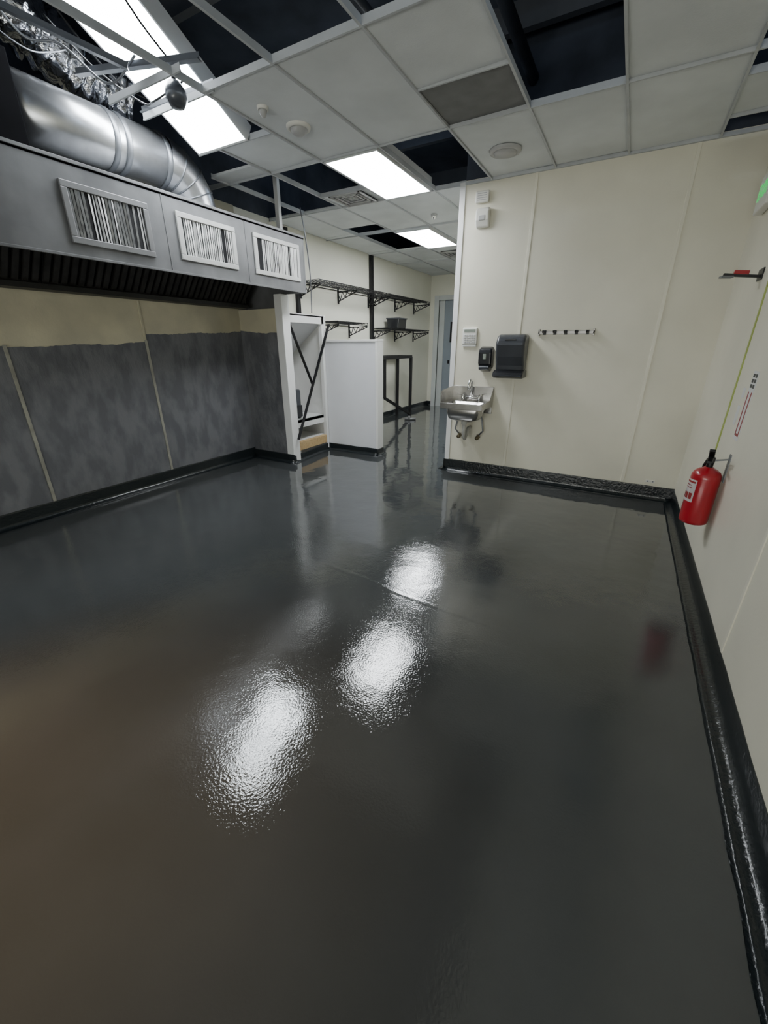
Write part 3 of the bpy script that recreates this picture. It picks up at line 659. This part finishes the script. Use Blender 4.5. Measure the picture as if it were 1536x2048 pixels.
MB().tube([(ex,ey+0.02,ez+0.36),(ex-0.005,ey+0.05,ez+0.355),(ex-0.01,ey+0.079,ez+0.315),(ex-0.01,ey+0.082,ez+0.22),(ex-0.01,ey+0.080,ez+0.12)],[0.008,0.008,0.008,0.009,0.012],12).obj("hose",'bplas',parent=fe)
MB().box(XR-0.004,XR,ey-0.02,ey+0.02,ez+0.25,ez+0.40).bar((ex+0.01,ey,ez+0.36),(XR,ey,ez+0.375),0.012,0.006).obj("wall_hook",'galv',parent=fe)
th=thing("tool_holder",(XR,3.36,1.66),"dark metal tool holder with red clip sticking out from wall","tool holder")
MB().box(XR-0.006,XR,3.30,3.42,1.64,1.70).bar((XR,3.36,1.66),(0.385,3.36,1.68),0.03,0.014).obj("arm",'bmetal',parent=th,bevel=0.002)
MB().bar((0.50,3.345,1.682),(0.43,3.345,1.688),0.035,0.020).obj("clip",'red',parent=th,bevel=0.003)
MB().bar((0.43,3.35,1.664),(0.37,3.34,1.667),0.05,0.010).obj("jaw",'galv',parent=th,bevel=0.002)
sg=thing("safety_sign",(XR,2.83,0.84),"narrow white vertical safety sticker with dark symbols and red bar","sign")
MB().box(XR-0.002,XR,2.70,2.80,0.84,1.18).obj("sheet",'paper',parent=sg)
mb=MB()
for i,z in enumerate((1.15,1.125,1.10)):
    mb.box(XR-0.003,XR-0.0015,2.712,2.745,z,z+0.017); mb.box(XR-0.003,XR-0.0015,2.757,2.79,z,z+0.017)
mb.obj("symbols",'ink',parent=sg)
MB().box(XR-0.003,XR-0.0015,2.712,2.728,0.86,1.08).box(XR-0.003,XR-0.0015,2.772,2.788,0.86,1.08).box(XR-0.003,XR-0.0015,2.728,2.772,0.86,0.872).obj("red_border",'redb',parent=sg)
MB().box(XR-0.002,XR,2.86,2.91,0.90,1.0).obj("notice_sticker",'paper',label="small faded white notice sticker on cream wall",category="sticker",loc=(XR,2.885,0.9),group="notice stickers")
MB().box(XR-0.002,XR,2.86,2.91,1.04,1.09).obj("notice_sticker",'paper',label="small faded white notice sticker on cream wall",category="sticker",loc=(XR,2.885,1.04),group="notice stickers")
es=thing("exit_sign",(XR,3.72,2.05),"exit sign with green lettering and glow, mounted on wall","exit sign")
MB().box(XR-0.05,XR,3.58,3.88,2.06,2.26).obj("casing",'plas',parent=es,bevel=0.008)
MB().cyl((XR-0.055,3.55,2.30),(XR-0.055,3.50,2.30),0.03,16).box(XR-0.06,XR,3.50,3.60,2.255,2.285).obj("lamp_head",'plas',parent=es)
cu=bpy.data.curves.new("exit_text","FONT"); cu.body="EXIT"; cu.size=0.12; cu.extrude=0.002; cu.align_x='CENTER'; cu.align_y='CENTER'
to=bpy.data.objects.new("tmp",cu); COL.objects.link(to)
dg=bpy.context.evaluated_depsgraph_get(); me=bpy.data.meshes.new_from_object(to.evaluated_get(dg)); bpy.data.objects.remove(to)
lt=bpy.data.objects.new("lettering",me); COL.objects.link(lt); me.materials.clear(); me.materials.append(M['greene'])
lt.parent=es; lt.matrix_local=Matrix.Translation((-0.052,0.01,0.11))@Matrix(((0,0,-1,0),(-1,0,0,0),(0,1,0,0),(0,0,0,1)))

# ---------------- lights / world ----------------
w=bpy.data.worlds.new("world"); SC.world=w; w.use_nodes=True
w.node_tree.nodes["Background"].inputs[0].default_value=(0.5,0.55,0.6,1); w.node_tree.nodes["Background"].inputs[1].default_value=0.05
def area(name,loc,rot,sx,sy,e,col):
    l=bpy.data.lights.new(name,'AREA'); l.shape='RECTANGLE'; l.size=sx; l.size_y=sy; l.energy=e; l.color=col
    o=bpy.data.objects.new(name,l); o.location=loc; o.rotation_euler=rot; COL.objects.link(o); return o
area("rear_fill_light",(-1.0,YR+0.05,1.1),(math.radians(116),0,0),3.0,1.4,135,(0.98,1.0,0.95))  # added fill behind the camera, no doorway there; lifts ceiling and walls
l=bpy.data.lights.new("warm_lamp",'SPOT'); l.energy=330; l.color=(1.0,0.56,0.18); l.spot_size=math.radians(50); l.spot_blend=1.0; l.shadow_soft_size=0.15
o=bpy.data.objects.new("warm_lamp",l); o.location=(-2.4,-1.2,2.1); COL.objects.link(o)
o.rotation_euler=(Vector((-1.5,-0.05,0))-Vector(o.location)).to_track_quat('-Z','Y').to_euler()
for i,(p,e_) in enumerate((((-2.0,-1.6,3.1),22),((0.05,1.6,3.1),9),((-2.62,4.6,3.1),4))):  # bluish fills added above the grid to brighten the openings; no real bulbs
    l=bpy.data.lights.new("plenum_fill",'POINT'); l.energy=e_; l.color=(0.62,0.78,1.0); l.shadow_soft_size=0.06
    o=bpy.data.objects.new("plenum_fill",l); o.location=p; COL.objects.link(o)

# ---------------- camera ----------------
cam=bpy.data.cameras.new("camera"); cam.sensor_fit='VERTICAL'; cam.sensor_height=36; cam.sensor_width=27
cam.lens=814/2048*36; cam.clip_start=0.02
co=bpy.data.objects.new("camera",cam); COL.objects.link(co)
co.location=(0,0,1.3); co.rotation_euler=(math.radians(90-22.32),0,math.radians(29.49))
SC.camera=co
